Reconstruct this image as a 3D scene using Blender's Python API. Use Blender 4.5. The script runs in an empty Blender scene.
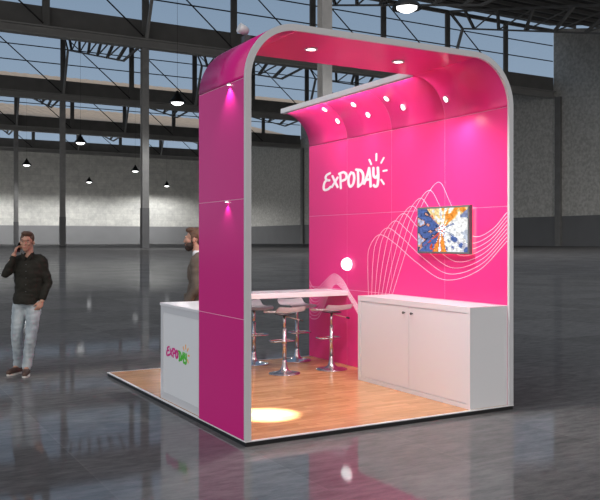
import bpy, bmesh, math, random
from mathutils import Vector, Matrix, noise
PI = math.pi
COL = bpy.context.scene.collection
random.seed(7)
# ------------------------------------------------------------------ helpers
BZ = 0.045                         # deck height of the stand above the hall floor
CAM = (-2.867, -5.952, 1.657 + BZ)
YAW = 0.517

def nt(name):
    m = bpy.data.materials.new(name); m.use_nodes = True
    n = m.node_tree.nodes; l = m.node_tree.links
    for x in list(n): n.remove(x)
    out = n.new('ShaderNodeOutputMaterial')
    return m, n, l, out

def pbr(name, col, rough=0.5, metal=0.0, spec=0.5, coat=0.0, emit=None, estr=0.0):
    m, n, l, out = nt(name)
    p = n.new('ShaderNodeBsdfPrincipled')
    p.inputs['Base Color'].default_value = (*col, 1)
    p.inputs['Roughness'].default_value = rough
    p.inputs['Metallic'].default_value = metal
    p.inputs['Specular IOR Level'].default_value = spec
    p.inputs['Coat Weight'].default_value = coat
    p.inputs['Coat Roughness'].default_value = 0.05
    if emit:
        p.inputs['Emission Color'].default_value = (*emit, 1)
        p.inputs['Emission Strength'].default_value = estr
    l.new(p.outputs[0], out.inputs[0])
    m['p'] = p.name
    return m

def noisy(name, c1, c2, scale=5, rough=0.6, detail=6, bump=0.0, stretch=(1, 1, 1), metal=0.0, spec=0.5, lo=0.3, hi=0.7, bdist=0.02):
    m = pbr(name, c1, rough, metal, spec)
    n = m.node_tree.nodes; l = m.node_tree.links; p = n[m['p']]
    tc = n.new('ShaderNodeTexCoord'); mp = n.new('ShaderNodeMapping'); mp.inputs['Scale'].default_value = stretch
    nz = n.new('ShaderNodeTexNoise'); nz.inputs['Scale'].default_value = scale; nz.inputs['Detail'].default_value = detail
    r = n.new('ShaderNodeValToRGB'); r.color_ramp.elements[0].position = lo; r.color_ramp.elements[1].position = hi
    r.color_ramp.elements[0].color = (*c1, 1); r.color_ramp.elements[1].color = (*c2, 1)
    l.new(tc.outputs['Object'], mp.inputs[0]); l.new(mp.outputs[0], nz.inputs['Vector'])
    l.new(nz.outputs['Fac'], r.inputs[0]); l.new(r.outputs[0], p.inputs['Base Color'])
    if bump:
        b = n.new('ShaderNodeBump'); b.inputs['Strength'].default_value = bump; b.inputs['Distance'].default_value = bdist
        l.new(nz.outputs['Fac'], b.inputs['Height']); l.new(b.outputs[0], p.inputs['Normal'])
    return m

def obj(name, bm, mat, parent=None, smooth=False, label=None):
    if isinstance(bm, bmesh.types.BMesh):
        me = bpy.data.meshes.new(name)
        bmesh.ops.recalc_face_normals(bm, faces=bm.faces[:])
        bm.to_mesh(me); bm.free()
    else:
        me = bm
    for mm in (mat if isinstance(mat, (list, tuple)) else [mat]):
        me.materials.append(mm)
    if smooth:
        me.polygons.foreach_set('use_smooth', [True] * len(me.polygons))
    o = bpy.data.objects.new(name, me); COL.objects.link(o)
    if parent is not None: o.parent = parent
    if label: o['label'] = label
    return o

def thing(name, label, cat, loc=(0, 0, 0), rz=0.0, group=None):
    o = bpy.data.objects.new(name, None); COL.objects.link(o)
    o.empty_display_size = 0.2
    o.location = loc; o.rotation_euler = (0, 0, rz)
    o['label'] = label; o['category'] = cat
    if group: o['group'] = group
    return o

def tag(o, label, cat, group=None):
    o['label'] = label; o['category'] = cat
    if group: o['group'] = group
    return o

def struct(name, bm, mat, parent=None, **k):
    o = obj(name, bm, mat, parent, **k)
    if parent is None: o['kind'] = 'structure'
    return o

def dup(root, loc=None, rz=None, label=None):
    def cp(o, parent):
        c = o.copy(); COL.objects.link(c)
        if parent is not None: c.parent = parent
        for ch in [x for x in kids if x.parent == o]: cp(ch, c)
        return c
    kids = list(root.children_recursive)
    r = cp(root, None)
    if loc is not None: r.location = loc
    if rz is not None: r.rotation_euler = (0, 0, rz)
    if label: r['label'] = label
    return r

def box(bm, a, b, bev=0.0):
    (x0, y0, z0), (x1, y1, z1) = a, b
    r = bmesh.ops.create_cube(bm, size=1.0)
    vs = r['verts']
    for v in vs:
        v.co = Vector(((x0 + x1) / 2 + v.co.x * (x1 - x0), (y0 + y1) / 2 + v.co.y * (y1 - y0), (z0 + z1) / 2 + v.co.z * (z1 - z0)))
    if bev:
        es = list({e for v in vs for e in v.link_edges})
        bmesh.ops.bevel(bm, geom=es, offset=bev, segments=2, affect='EDGES', clamp_overlap=True)
    return bm

def bx(a, b, bev=0.0):
    return box(bmesh.new(), a, b, bev)

def bar(bm, p, q, r, r2=None, n=8, cap=True):
    p, q = Vector(p), Vector(q)
    d = q - p
    if d.length < 1e-6: return
    m = Matrix.Translation((p + q) / 2) @ d.to_track_quat('Z', 'Y').to_matrix().to_4x4()
    bmesh.ops.create_cone(bm, cap_ends=cap, segments=n, radius1=r, radius2=r if r2 is None else r2, depth=d.length, matrix=m)
    return bm

def beam(bm, p, q, w, h):
    """rectangular bar from p to q"""
    p, q = Vector(p), Vector(q); d = q - p
    m = Matrix.Translation((p + q) / 2) @ d.to_track_quat('Y', 'Z').to_matrix().to_4x4() @ Matrix.Diagonal((w, d.length, h, 1))
    bmesh.ops.create_cube(bm, size=1.0, matrix=m)
    return bm

def tube(bm, pts, r, n=8, closed=False):
    pts = [Vector(p) for p in pts]
    N = len(pts); rings = []
    up = Vector((0, 0, 1))
    for i, p in enumerate(pts):
        if closed: t = pts[(i + 1) % N] - pts[i - 1]
        else: t = pts[min(i + 1, N - 1)] - pts[max(i - 1, 0)]
        t.normalize()
        a = t.cross(up)
        if a.length < 1e-3: a = t.cross(Vector((1, 0, 0)))
        a.normalize(); b = a.cross(t)
        rr = r[i] if isinstance(r, (list, tuple)) else r
        rings.append([bm.verts.new(p + (a * math.cos(2 * PI * k / n) + b * math.sin(2 * PI * k / n)) * rr) for k in range(n)])
    for i in range(N if closed else N - 1):
        A, B = rings[i], rings[(i + 1) % N]
        for k in range(n):
            bm.faces.new((A[k], A[(k + 1) % n], B[(k + 1) % n], B[k]))
    if not closed:
        bm.faces.new(rings[0][::-1]); bm.faces.new(rings[-1])
    return bm

def lathe(bm, prof, c=(0, 0, 0), n=32):
    """prof: (radius, z) list"""
    rings = []
    for r, z in prof:
        if r < 1e-5: rings.append([bm.verts.new((c[0], c[1], c[2] + z))])
        else: rings.append([bm.verts.new((c[0] + r * math.cos(2 * PI * k / n), c[1] + r * math.sin(2 * PI * k / n), c[2] + z)) for k in range(n)])
    for A, B in zip(rings, rings[1:]):
        for k in range(n):
            k2 = (k + 1) % n
            if len(A) == 1 and len(B) == 1: continue
            if len(A) == 1: bm.faces.new((A[0], B[k], B[k2]))
            elif len(B) == 1: bm.faces.new((A[k], A[k2], B[0]))
            else: bm.faces.new((A[k], A[k2], B[k2], B[k]))
    return bm

def prism(bm, poly, y0, y1, axis='Y'):
    """closed polygon (u,v) extruded along an axis. Y: (x,z); X: (y,z); Z: (x,y)"""
    def P(u, v, w):
        return {'Y': (u, w, v), 'X': (w, u, v), 'Z': (u, v, w)}[axis]
    A = [bm.verts.new(P(u, v, y0)) for u, v in poly]; B = [bm.verts.new(P(u, v, y1)) for u, v in poly]
    n = len(poly)
    bm.faces.new(A); bm.faces.new(B[::-1])
    for i in range(n): bm.faces.new((A[i], B[i], B[(i + 1) % n], A[(i + 1) % n]))
    return bm

def band(bm, inner, outer, y0, y1):
    """strip between two open (x,z) paths of equal length, extruded in Y; quads only"""
    n = len(inner)
    V = [[bm.verts.new((x, y, z)) for x, z in path] for path in (inner, outer) for y in (y0, y1)]
    I0, I1, O0, O1 = V
    for i in range(n - 1):
        bm.faces.new((I0[i], I0[i + 1], I1[i + 1], I1[i]))
        bm.faces.new((O0[i], O1[i], O1[i + 1], O0[i + 1]))
        bm.faces.new((I0[i], O0[i], O0[i + 1], I0[i + 1]))
        bm.faces.new((I1[i], I1[i + 1], O1[i + 1], O1[i]))
    bm.faces.new((I0[0], I1[0], O1[0], O0[0])); bm.faces.new((I0[-1], O0[-1], O1[-1], I1[-1]))
    return bm

def arc(cx, cz, r, a0, a1, n=24):
    return [(cx + r * math.cos(math.radians(a0 + (a1 - a0) * i / n)), cz + r * math.sin(math.radians(a0 + (a1 - a0) * i / n))) for i in range(n + 1)]

def catmull(P, seg=14):
    P = [Vector(p) for p in P]; Q = [2 * P[0] - P[1]] + P + [2 * P[-1] - P[-2]]
    out = []
    for i in range(1, len(Q) - 2):
        a, b, c, d = Q[i - 1:i + 3]
        for k in range(seg):
            t = k / seg
            out.append(0.5 * ((2 * b) + (c - a) * t + (2 * a - 5 * b + 4 * c - d) * t * t + (3 * b - a - 3 * c + d) * t ** 3))
    out.append(P[-1]); return out

def ell(bm, c, r, rot=None, n=16):
    m = Matrix.Translation(c) @ (rot.to_matrix().to_4x4() if rot else Matrix.Identity(4)) @ Matrix.Diagonal((*r, 1))
    bmesh.ops.create_uvsphere(bm, u_segments=n, v_segments=n // 2 + 2, radius=1.0, matrix=m)

def spot(name, loc, target, watts, angle=60, blend=0.5, radius=0.05, col=(1, 1, 1), parent=None):
    L = bpy.data.lights.new(name, 'SPOT'); L.energy = watts; L.spot_size = math.radians(angle); L.spot_blend = blend
    L.shadow_soft_size = radius; L.color = col
    o = bpy.data.objects.new(name, L); COL.objects.link(o); o.location = loc
    o.rotation_euler = (Vector(target) - Vector(loc)).to_track_quat('-Z', 'Y').to_euler()
    return o

# ------------------------------------------------------------------ materials
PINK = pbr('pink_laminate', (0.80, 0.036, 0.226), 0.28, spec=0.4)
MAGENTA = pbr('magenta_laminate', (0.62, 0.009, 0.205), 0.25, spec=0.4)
SEAM = pbr('pale_seam', (0.9, 0.45, 0.62), 0.5)
ALU = pbr('satin_aluminium', (0.62, 0.625, 0.64), 0.45, 0.15)
WHITE = pbr('white_laminate', (0.70, 0.70, 0.715), 0.3)
WHITE_IN = pbr('white_shell_plastic', (0.84, 0.81, 0.82), 0.2)
BLACK = pbr('black_plinth', (0.006, 0.006, 0.007), 0.5)
CHROME = pbr('chrome', (0.66, 0.66, 0.68), 0.24, 1.0)
DGREY = pbr('grey_metal', (0.10, 0.10, 0.105), 0.4, 0.5)
PRINT = pbr('white_print', (0.95, 0.90, 0.93), 0.5)
WAVEM = pbr('white_line_print', (0.98, 0.72, 0.84), 0.5)
LAMPON = pbr('lamp_diffuser', (1, 1, 1), 0.5, emit=(1, 0.97, 0.94), estr=6.0)
STEEL = noisy('roof_steel', (0.17, 0.168, 0.163), (0.21, 0.207, 0.20), 0.3, 0.7)
STEEL_L = noisy('roof_steel_flange', (0.30, 0.298, 0.29), (0.34, 0.337, 0.325), 0.3, 0.7)
CABLE = pbr('dark_cable', (0.02, 0.02, 0.02), 0.7)
# ------------------------------------------------------------------ hall
HX = lambda d: CAM[0] + d
HY = lambda d: CAM[1] + d
HZ = lambda h: CAM[2] + h
FR = [93.5, 169.0, 244.8, 320.0, 395.0]
XL, XR = -49.0, 182.4
POST = [57.05 + 21.15 * k for k in range(-5, 6)]
PAINT_H = 7.05

def floor_mat():
    m, n, l, out = nt('polished_concrete_tiles')
    tc = n.new('ShaderNodeTexCoord')
    br = n.new('ShaderNodeTexBrick'); br.inputs['Scale'].default_value = 1.0
    br.inputs['Brick Width'].default_value = 1.3; br.inputs['Row Height'].default_value = 1.3
    br.offset = 0.0
    br.inputs['Mortar Size'].default_value = 0.006; br.inputs['Mortar Smooth'].default_value = 0.1
    br.inputs['Color1'].default_value = (0.115, 0.114, 0.115, 1); br.inputs['Color2'].default_value = (0.150, 0.149, 0.150, 1)
    br.inputs['Mortar'].default_value = (0.15, 0.147, 0.145, 1)
    mp = n.new('ShaderNodeMapping'); mp.inputs['Scale'].default_value = (1.0, 3.4, 1); mp.inputs['Rotation'].default_value = (0, 0, 0.3)
    nz = n.new('ShaderNodeTexNoise'); nz.inputs['Scale'].default_value = 3.4; nz.inputs['Detail'].default_value = 12; nz.inputs['Roughness'].default_value = 0.78
    r = n.new('ShaderNodeValToRGB'); r.color_ramp.elements[0].position = 0.3; r.color_ramp.elements[1].position = 0.72
    r.color_ramp.elements[0].color = (0.55, 0.55, 0.56, 1); r.color_ramp.elements[1].color = (1.5, 1.46, 1.42, 1)
    mx = n.new('ShaderNodeMixRGB'); mx.blend_type = 'MULTIPLY'; mx.inputs[0].default_value = 1.0
    l.new(tc.outputs['Object'], br.inputs['Vector']); l.new(tc.outputs['Object'], mp.inputs[0]); l.new(mp.outputs[0], nz.inputs['Vector'])
    l.new(nz.outputs['Fac'], r.inputs[0]); l.new(br.outputs['Color'], mx.inputs[1]); l.new(r.outputs[0], mx.inputs[2])
    d = n.new('ShaderNodeBsdfDiffuse'); l.new(mx.outputs[0], d.inputs['Color'])
    g = n.new('ShaderNodeBsdfGlossy'); g.inputs['Color'].default_value = (0.98, 0.99, 1.0, 1)
    g.inputs['Roughness'].default_value = 0.05
    b = n.new('ShaderNodeBump'); b.inputs['Strength'].default_value = 0.012; b.inputs['Distance'].default_value = 0.004
    l.new(nz.outputs['Fac'], b.inputs['Height']); l.new(b.outputs[0], g.inputs['Normal'])
    ms = n.new('ShaderNodeMixShader'); ms.inputs[0].default_value = 0.19
    l.new(d.outputs[0], ms.inputs[1]); l.new(g.outputs[0], ms.inputs[2]); l.new(ms.outputs[0], out.inputs[0])
    return m

def block_mat(name, c1, c2, mortar, bw, rh):
    m = pbr(name, c1, 0.8)
    n = m.node_tree.nodes; l = m.node_tree.links; p = n[m['p']]
    tc = n.new('ShaderNodeTexCoord'); sep = n.new('ShaderNodeSeparateXYZ'); cmb = n.new('ShaderNodeCombineXYZ')
    ad = n.new('ShaderNodeMath'); ad.operation = 'ADD'
    l.new(tc.outputs['Object'], sep.inputs[0]); l.new(sep.outputs[0], ad.inputs[0]); l.new(sep.outputs[1], ad.inputs[1])
    l.new(ad.outputs[0], cmb.inputs[0]); l.new(sep.outputs[2], cmb.inputs[1])
    br = n.new('ShaderNodeTexBrick'); br.inputs['Scale'].default_value = 1.0
    br.inputs['Brick Width'].default_value = bw; br.inputs['Row Height'].default_value = rh
    br.inputs['Mortar Size'].default_value = 0.06; br.inputs['Mortar Smooth'].default_value = 0.6
    br.inputs['Color1'].default_value = (*c1, 1); br.inputs['Color2'].default_value = (*c2, 1); br.inputs['Mortar'].default_value = (*mortar, 1)
    l.new(cmb.outputs[0], br.inputs['Vector'])
    nz = n.new('ShaderNodeTexNoise'); nz.inputs['Scale'].default_value = 0.5; nz.inputs['Detail'].default_value = 8; nz.inputs['Roughness'].default_value = 0.7
    l.new(tc.outputs['Object'], nz.inputs['Vector'])
    r = n.new('ShaderNodeValToRGB'); r.color_ramp.elements[0].position = 0.35; r.color_ramp.elements[1].position = 0.65
    r.color_ramp.elements[0].color = (0.82, 0.82, 0.82, 1); r.color_ramp.elements[1].color = (1.12, 1.12, 1.1, 1)
    mx = n.new('ShaderNodeMixRGB'); mx.blend_type = 'MULTIPLY'; mx.inputs[0].default_value = 1.0
    l.new(nz.outputs['Fac'], r.inputs[0]); l.new(br.outputs['Color'], mx.inputs[1]); l.new(r.outputs[0], mx.inputs[2])
    l.new(mx.outputs[0], p.inputs['Base Color'])
    return m

FLOOR = floor_mat()
BLOCK = block_mat('grey_block_wall', (0.60, 0.595, 0.56), (0.53, 0.527, 0.50), (0.42, 0.417, 0.40), 9.0, 3.0)
PAINT_BACK = noisy('grey_painted_wall', (0.20, 0.202, 0.206), (0.215, 0.217, 0.221), 0.2, 0.7)
CONC = noisy('rough_concrete', (0.38, 0.373, 0.345), (0.56, 0.552, 0.52), 1.3, 0.85, detail=10, lo=0.35, hi=0.65)
PAINT_RIGHT = noisy('charcoal_painted_wall', (0.14, 0.143, 0.147), (0.155, 0.158, 0.162), 0.2, 0.75)
COLM = noisy('pale_column_paint', (0.25, 0.25, 0.247), (0.32, 0.317, 0.31), 0.8, 0.7)
COLD = noisy('slate_column_paint', (0.15, 0.152, 0.157), (0.17, 0.172, 0.177), 0.6, 0.7)
TANR = noisy('tan_sheet_roof', (0.52, 0.40, 0.29), (0.66, 0.52, 0.38), 0.35, 0.7, stretch=(3, 0.3, 1))

struct('floor', bx((HX(-260), HY(-60), -0.3), (HX(XR + 0.5), HY(420), 0.0)), FLOOR)

# rear and right walls with painted lower bands
zp = HZ(PAINT_H)
struct('wall_back', bx((HX(XL), HY(395), zp), (HX(XR), HY(396.5), HZ(42))), BLOCK)
struct('trim_1', bx((HX(XL), HY(394.9), 0), (HX(XR), HY(396.5), zp)), PAINT_BACK)
bm = bmesh.new()
bays = [(HY(60), HZ(54), HY(FR[0]), HZ(60))] + [(HY(FR[k]) + 0.6, HZ(46.3), HY(FR[k + 1]), HZ(62.6)) for k in range(4)]
for ya, za, yb, zb in bays:
    prism(bm, [(ya, zp), (ya, za), (yb, zb), (yb, zp)], HX(XR), HX(XR + 1.2), 'X')
struct('wall_right', bm, CONC)
struct('trim_2', bx((HX(XR - 0.12), HY(60), 0), (HX(XR + 1.2), HY(395), zp)), PAINT_RIGHT)
for k, d in enumerate(FR[1:4]):
    o = obj('wall_pilaster', bx((HX(XR - 0.95), HY(d - 3.2), 0), (HX(XR - 0.1), HY(d - 1.3), HZ(42))), noisy('pilaster_paint', (0.16, 0.16, 0.155), (0.20, 0.20, 0.195), 0.5, 0.8))
    o['kind'] = 'structure'

# sawtooth roof: every bay rises away from the camera towards a glazed face
def roof_pt(k, t, dz=0.0):
    return HY(FR[k] + (FR[k + 1] - FR[k]) * t), HZ(47.0 + 17.0 * t + dz)
UNDER = noisy('dark_roof_deck', (0.03, 0.03, 0.03), (0.045, 0.044, 0.043), 0.2, 0.8, stretch=(6, 0.2, 1))
NAMES = ['nearest', 'second', 'third', 'farthest']
for k in range(4):
    bm = bmesh.new()
    (ya, za), (yb, zb) = roof_pt(k, 0.012), roof_pt(k, 1.0)
    n = 120
    top0, top1, bot0, bot1 = [], [], [], []
    for i in range(n + 1):
        x = HX(XL) + (HX(XR) - HX(XL)) * i / n; w = 0.28 if i % 2 else 0.0
        top0.append(bm.verts.new((x, ya, za + w))); top1.append(bm.verts.new((x, yb + 1.5, zb + 0.33 + w)))
        bot0.append(bm.verts.new((x, ya, za - 0.5))); bot1.append(bm.verts.new((x, yb + 1.5, zb - 0.17)))
    for i in range(n):
        bm.faces.new((top0[i], top0[i + 1], top1[i + 1], top1[i])).material_index = 1
        bm.faces.new((bot0[i], bot1[i], bot1[i + 1], bot0[i + 1]))
        bm.faces.new((top0[i], bot0[i], bot0[i + 1], top0[i + 1])); bm.faces.new((top1[i], top1[i + 1], bot1[i + 1], bot1[i]))
    bm.faces.new((top0[0], top1[0], bot1[0], bot0[0])); bm.faces.new((top0[n], bot0[n], bot1[n], top1[n]))
    c = struct('ceiling', bm, [UNDER, TANR])
    for j in range(1, 9 if k == 0 else 5):
        t = j / (9 if k == 0 else 5)
        y, z = roof_pt(k, t, -1.0)
        obj('purlin', beam(bmesh.new(), (HX(XL), y, z), (HX(XR - 0.2), y, z), 0.5, 0.8), STEEL, c)

GLASS, n_, l_, out_ = nt('roof_glass')
tr = n_.new('ShaderNodeBsdfTransparent'); tr.inputs['Color'].default_value = (0.97, 0.98, 0.99, 1)
gl = n_.new('ShaderNodeBsdfGlossy'); gl.inputs['Roughness'].default_value = 0.02; gl.inputs['Color'].default_value = (0.8, 0.9, 1, 1)
mxs = n_.new('ShaderNodeMixShader'); mxs.inputs[0].default_value = 0.02
l_.new(tr.outputs[0], mxs.inputs[1]); l_.new(gl.outputs[0], mxs.inputs[2]); l_.new(mxs.outputs[0], out_.inputs[0])

for k, d in enumerate(FR):
    # cross beam: bottom flange + set-back gutter fascia
    t = thing('roof_beam', 'deep dark steel beam and gutter fascia across the hall, %s' % ['over the camera side', 'nearest of those in view', 'second behind the nearest one', 'third, in front of the tan sheet roof', 'lowest in the photo, above the block wall'][k], 'beam', (0, HY(d), 0), 0, 'cross beams under the roof glazing')
    bm = bmesh.new()
    box(bm, (HX(XL), -1.2, HZ(41.9)), (HX(XR - 0.3), 0.9, HZ(42.3)))
    box(bm, (HX(XL), -0.35, HZ(42.3)), (HX(XR - 0.3), 0.35, HZ(43.6)))
    box(bm, (HX(XL), -1.2, HZ(43.6)), (HX(XR - 0.3), 0.9, HZ(43.9)))
    obj('girder', bm, STEEL_L, t)
    obj('fascia', bx((HX(XL), -0.2, HZ(43.9)), (HX(XR - 0.3), 0.8, HZ(48.0))), STEEL, t)
    # glazed face
    g = struct('window_%d' % (k + 1), bx((HX(XL), HY(d) - 0.1, HZ(61.4)), (HX(XR - 0.3), HY(d) + 0.5, HZ(62.4))), STEEL)
    for i, px in enumerate(POST):
        obj('mullion', bx((HX(px) - 0.75, HY(d) - 0.75, HZ(43.9)), (HX(px) + 0.75, HY(d) - 0.25, HZ(61.6))), STEEL, g)
        if i < len(POST) - 1:
            obj('tie_rod', bar(bmesh.new(), (HX(px + 0.6), HY(d) - 0.95, HZ(61.0)), (HX(POST[i + 1] - 0.6), HY(d) - 0.95, HZ(44.3)), 0.17, n=6), CABLE, g)
    for h in (52.9, 57.5):
        obj('glazing_bar', bar(bmesh.new(), (HX(XL), HY(d) + 0.1, HZ(h)), (HX(XR - 0.3), HY(d) + 0.1, HZ(h)), 0.16, n=6), CABLE, g)
    pane = bmesh.new()
    pane.faces.new([pane.verts.new(q) for q in ((HX(XL), HY(d) + 0.3, HZ(48)), (HX(XR - 0.3), HY(d) + 0.3, HZ(48)), (HX(XR - 0.3), HY(d) + 0.3, HZ(61.4)), (HX(XL), HY(d) + 0.3, HZ(61.4)))])
    obj('glass_pane', pane, GLASS, g)

# lattice trusses under every second post, following the roof slope
TX = [POST[1 + 2 * j] for j in range(5)]
tword = ['leftmost', 'second from the left', 'over the column row', 'second to the right of the column row', 'rightmost, near the side wall']
TX = [p for p in POST[1::2]]
for k in range(4):
    for j, px in enumerate(TX):
        t = thing('roof_truss', 'dark lattice roof truss in the %s bay, %s' % (NAMES[k], ['far left end', 'left of the column row', 'on the column row', 'just right of the column row', 'beside the right side wall'][min(j, 4)]), 'truss', (HX(px), HY(FR[k]), HZ(0)), 0, 'lattice roof trusses')
        L = FR[k + 1] - FR[k]
        up = lambda s: Vector((0, 1.5 + (L - 3) * s, 45.6 + 16.0 * s))
        dn = lambda s: Vector((0, 15.4 + (L - 22.0) * s, 42.2 + 13.6 * s))
        obj('top_chord', beam(bmesh.new(), up(0), up(1), 0.5, 0.5), STEEL, t)
        bm = bmesh.new(); beam(bm, dn(0), dn(1), 0.4, 0.4); beam(bm, dn(1), up(1), 0.4, 0.4); beam(bm, (0, 0.9, 43.2), dn(0), 0.45, 0.45)
        obj('bottom_chord', bm, STEEL, t)
        bm = bmesh.new(); N = 6
        for i in range(N):
            s = (i + 0.5) / N
            beam(bm, up(s), dn(s), 0.6, 0.6)
            if i < N - 1: beam(bm, up(s), dn((i + 1.5) / N), 0.28, 0.28)
        obj('web', bm, STEEL, t)
        obj('end_strut', beam(bmesh.new(), (0, L - 1.3, 43.9), dn(1), 0.6, 0.6), STEEL_L, t)

# column row
cw = ['nearest, rising behind the pink arch', 'second, left of the pink pillar', 'third, right of the man on the phone', 'farthest, at the left edge of the photo']
for k, d in enumerate(FR[:4]):
    t = thing('steel_column', 'tall pale hall column with slate grey base, ' + cw[k], 'column', (HX(57.05), HY(d), 0), 0, 'columns of the hall')
    for nm, z0, z1, m in (('base', 0, zp, COLD), ('shaft', zp, HZ(41.9), COLM)):
        bm = bmesh.new(); w = 0.74 if nm == 'shaft' else 0.8
        prism(bm, [(-w, -w), (w, -w), (w, -w + .18), (.12, -w + .18), (.12, w - .18), (w, w - .18), (w, w), (-w, w), (-w, w - .18), (-.12, w - .18), (-.12, -w + .18), (-w, -w + .18)], z0, z1, 'Z')
        obj(nm, bm, m, t)
    bm = bmesh.new()
    for sx in (-1, 1):
        beam(bm, (sx * .7, 0, HZ(41.6) - 7), (sx * 7.0, 0, HZ(41.7)), 0.3, 0.3) if False else None
    bm.free()

# pendant lamps
LROW = [(56.2, 74, 'big lamp at the top of the photo above the arch'), (56.2, 147, 'largest one left of the pink pillar'),
        (56.2, 220.5, 'second largest, above the second column'), (56.2, 295, 'above the head of the man on the phone'),
        (97.5, 300, 'just left of the second column, low'), (97.5, 367, 'between the two left columns, small and low'),
        (137.5, 374, 'smallest, nearest the pink pillar'), (14, 367, 'beyond the left edge, by the rear wall'), (56.2, 368, 'left edge, by the rear wall'), (97.5, 225, 'hidden behind the pillar'), (14, 295, 'left of the photo')]
LZ = HZ(27.0)
SHADE = pbr('black_lamp_shade', (0.012, 0.012, 0.012), 0.45, 0.3)
BOWL = pbr('lit_lamp_bowl', (1, 1, 1), 0.4, emit=(1, 1, 1), estr=4.0)
lamp0 = None
for (dx, dy, w) in LROW:
    if lamp0 is None:
        t = lamp0 = thing('pendant_lamp', 'black industrial pendant lamp, ' + w, 'lamp', (HX(dx), HY(dy), LZ), 0, 'pendant lamps of the hall')
        obj('shade', lathe(bmesh.new(), [(0.0, 2.0), (0.28, 2.0), (0.32, 1.5), (0.6, 1.4), (0.7, 1.0), (1.1, 0.5), (1.68, -0.15), (1.72, -0.4), (1.6, -0.4), (1.2, 0.05), (0.0, 0.2)], n=24), SHADE, t, True)
        obj('bowl', lathe(bmesh.new(), [(0.0, -0.85), (0.5, -0.78), (0.85, -0.62), (1.15, -0.4), (1.18, 0.0), (0.0, 0.0)], n=24), BOWL, t, True)
        obj('cable', bar(bmesh.new(), (0, 0, 2.0), (0, 0, 26.0), 0.025, n=6), CABLE, t)
    else:
        dup(lamp0, (HX(dx), HY(dy), LZ), None, 'black industrial pendant lamp, ' + w)
for dx, dy, p in [(56.2, 368, 1), (14, 367, 1), (97.5, 367, 1), (137.5, 374, 1), (56.2, 295, .4), (56.2, 147, .45), (56.2, 74, .3)]:
    spot('pendant_lamp_light', (HX(dx), HY(dy), LZ - 1.0), (HX(dx), HY(dy), 0), 48000 * p, 172, 0.35, 1.0)
# ------------------------------------------------------------------ exhibition stand
W, D = 2.99, 3.985
def wood_mat():
    m = pbr('oak_laminate', (0.5, 0.3, 0.16), 0.22, spec=0.45)
    n = m.node_tree.nodes; l = m.node_tree.links; p = n[m['p']]
    tc = n.new('ShaderNodeTexCoord')
    br = n.new('ShaderNodeTexBrick'); br.inputs['Scale'].default_value = 1.0; br.offset = 0.37
    br.inputs['Brick Width'].default_value = 0.42; br.inputs['Row Height'].default_value = 0.075
    br.inputs['Mortar Size'].default_value = 0.0012; br.inputs['Bias'].default_value = 0.0
    br.inputs['Color1'].default_value = (0.52, 0.25, 0.095, 1); br.inputs['Color2'].default_value = (0.70, 0.365, 0.155, 1)
    br.inputs['Mortar'].default_value = (0.36, 0.17, 0.075, 1)
    mp = n.new('ShaderNodeMapping'); mp.inputs['Scale'].default_value = (1.2, 9, 1)
    nz = n.new('ShaderNodeTexNoise'); nz.inputs['Scale'].default_value = 3.2; nz.inputs['Detail'].default_value = 7; nz.inputs['Distortion'].default_value = 0.6
    r = n.new('ShaderNodeValToRGB'); r.color_ramp.elements[0].position = 0.3; r.color_ramp.elements[1].position = 0.7
    r.color_ramp.elements[0].color = (0.80, 0.76, 0.72, 1); r.color_ramp.elements[1].color = (1.12, 1.13, 1.15, 1)
    mx = n.new('ShaderNodeMixRGB'); mx.blend_type = 'MULTIPLY'; mx.inputs[0].default_value = 1.0
    l.new(tc.outputs['Object'], br.inputs['Vector']); l.new(tc.outputs['Object'], mp.inputs[0]); l.new(mp.outputs[0], nz.inputs['Vector'])
    l.new(nz.outputs['Fac'], r.inputs[0]); l.new(br.outputs['Color'], mx.inputs[1]); l.new(r.outputs[0], mx.inputs[2]); l.new(mx.outputs[0], p.inputs['Base Color'])
    return m
WOOD = wood_mat()
pl = thing('raised_platform', 'low rectangular exhibition platform with oak deck, white edge trim and black plinth', 'platform')
obj('plinth', bx((0.004, 0.004, 0.0), (W - .004, D - .004, 0.036)), BLACK, pl)
bm = bmesh.new()
box(bm, (-0.002, -0.002, 0.0365), (W + .002, 0.022, BZ)); box(bm, (-0.002, D - .022, 0.0365), (W + .002, D + .002, BZ))
box(bm, (-0.002, 0.022, 0.0365), (0.022, D - .022, BZ)); box(bm, (W - .022, 0.022, 0.0365), (W + .002, D - .022, BZ))
obj('edge_trim', bm, pbr('white_trim', (0.75, 0.75, 0.75), 0.4), pl)
obj('deck', bx((0.0225, 0.0225, 0.0365), (W - .0225, D - .0225, BZ - 0.0005)), WOOD, pl)

G = 0.0028                      # half seam
IN, OUT = 0.055, 0.0            # wall thickness
R = 0.5
e = 0.001
# --- portal arch
ar = thing('portal_arch', 'pink rounded portal arch with aluminium front edge, standing on the platform front', 'arch', (0, 0, BZ))
def section(name, pin, pout, y0, y1, mat, parent, label=None):
    return obj(name, band(bmesh.new(), pin, pout, y0, y1), mat, parent, True if False else False, label)
def path(off, include_right=True):
    r = R - off
    p = [(off, e), (off, 1.5), (off, 3.0)] + arc(R, 3.0, r, 180, 90, 28)[1:] + [(1.5, 3.5 - off)] + arc(W - R, 3.0, r, 90, 0, 28)
    return p
FY = 0.028
P_in, P_out = path(IN), path(0.0)
P_in2, P_out2 = P_in + [(W - IN, e)], P_out + [(W, e)]
obj('edge_profile', band(bmesh.new(), P_in2, P_out2, 0.0, FY), ALU, ar)
SK = 0.0025
obj('core', band(bmesh.new(), path(IN - SK), path(SK), FY, 0.993), SEAM, ar, label='pale core showing in the seams')
y0, y1 = FY + .0005, 0.993
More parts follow.
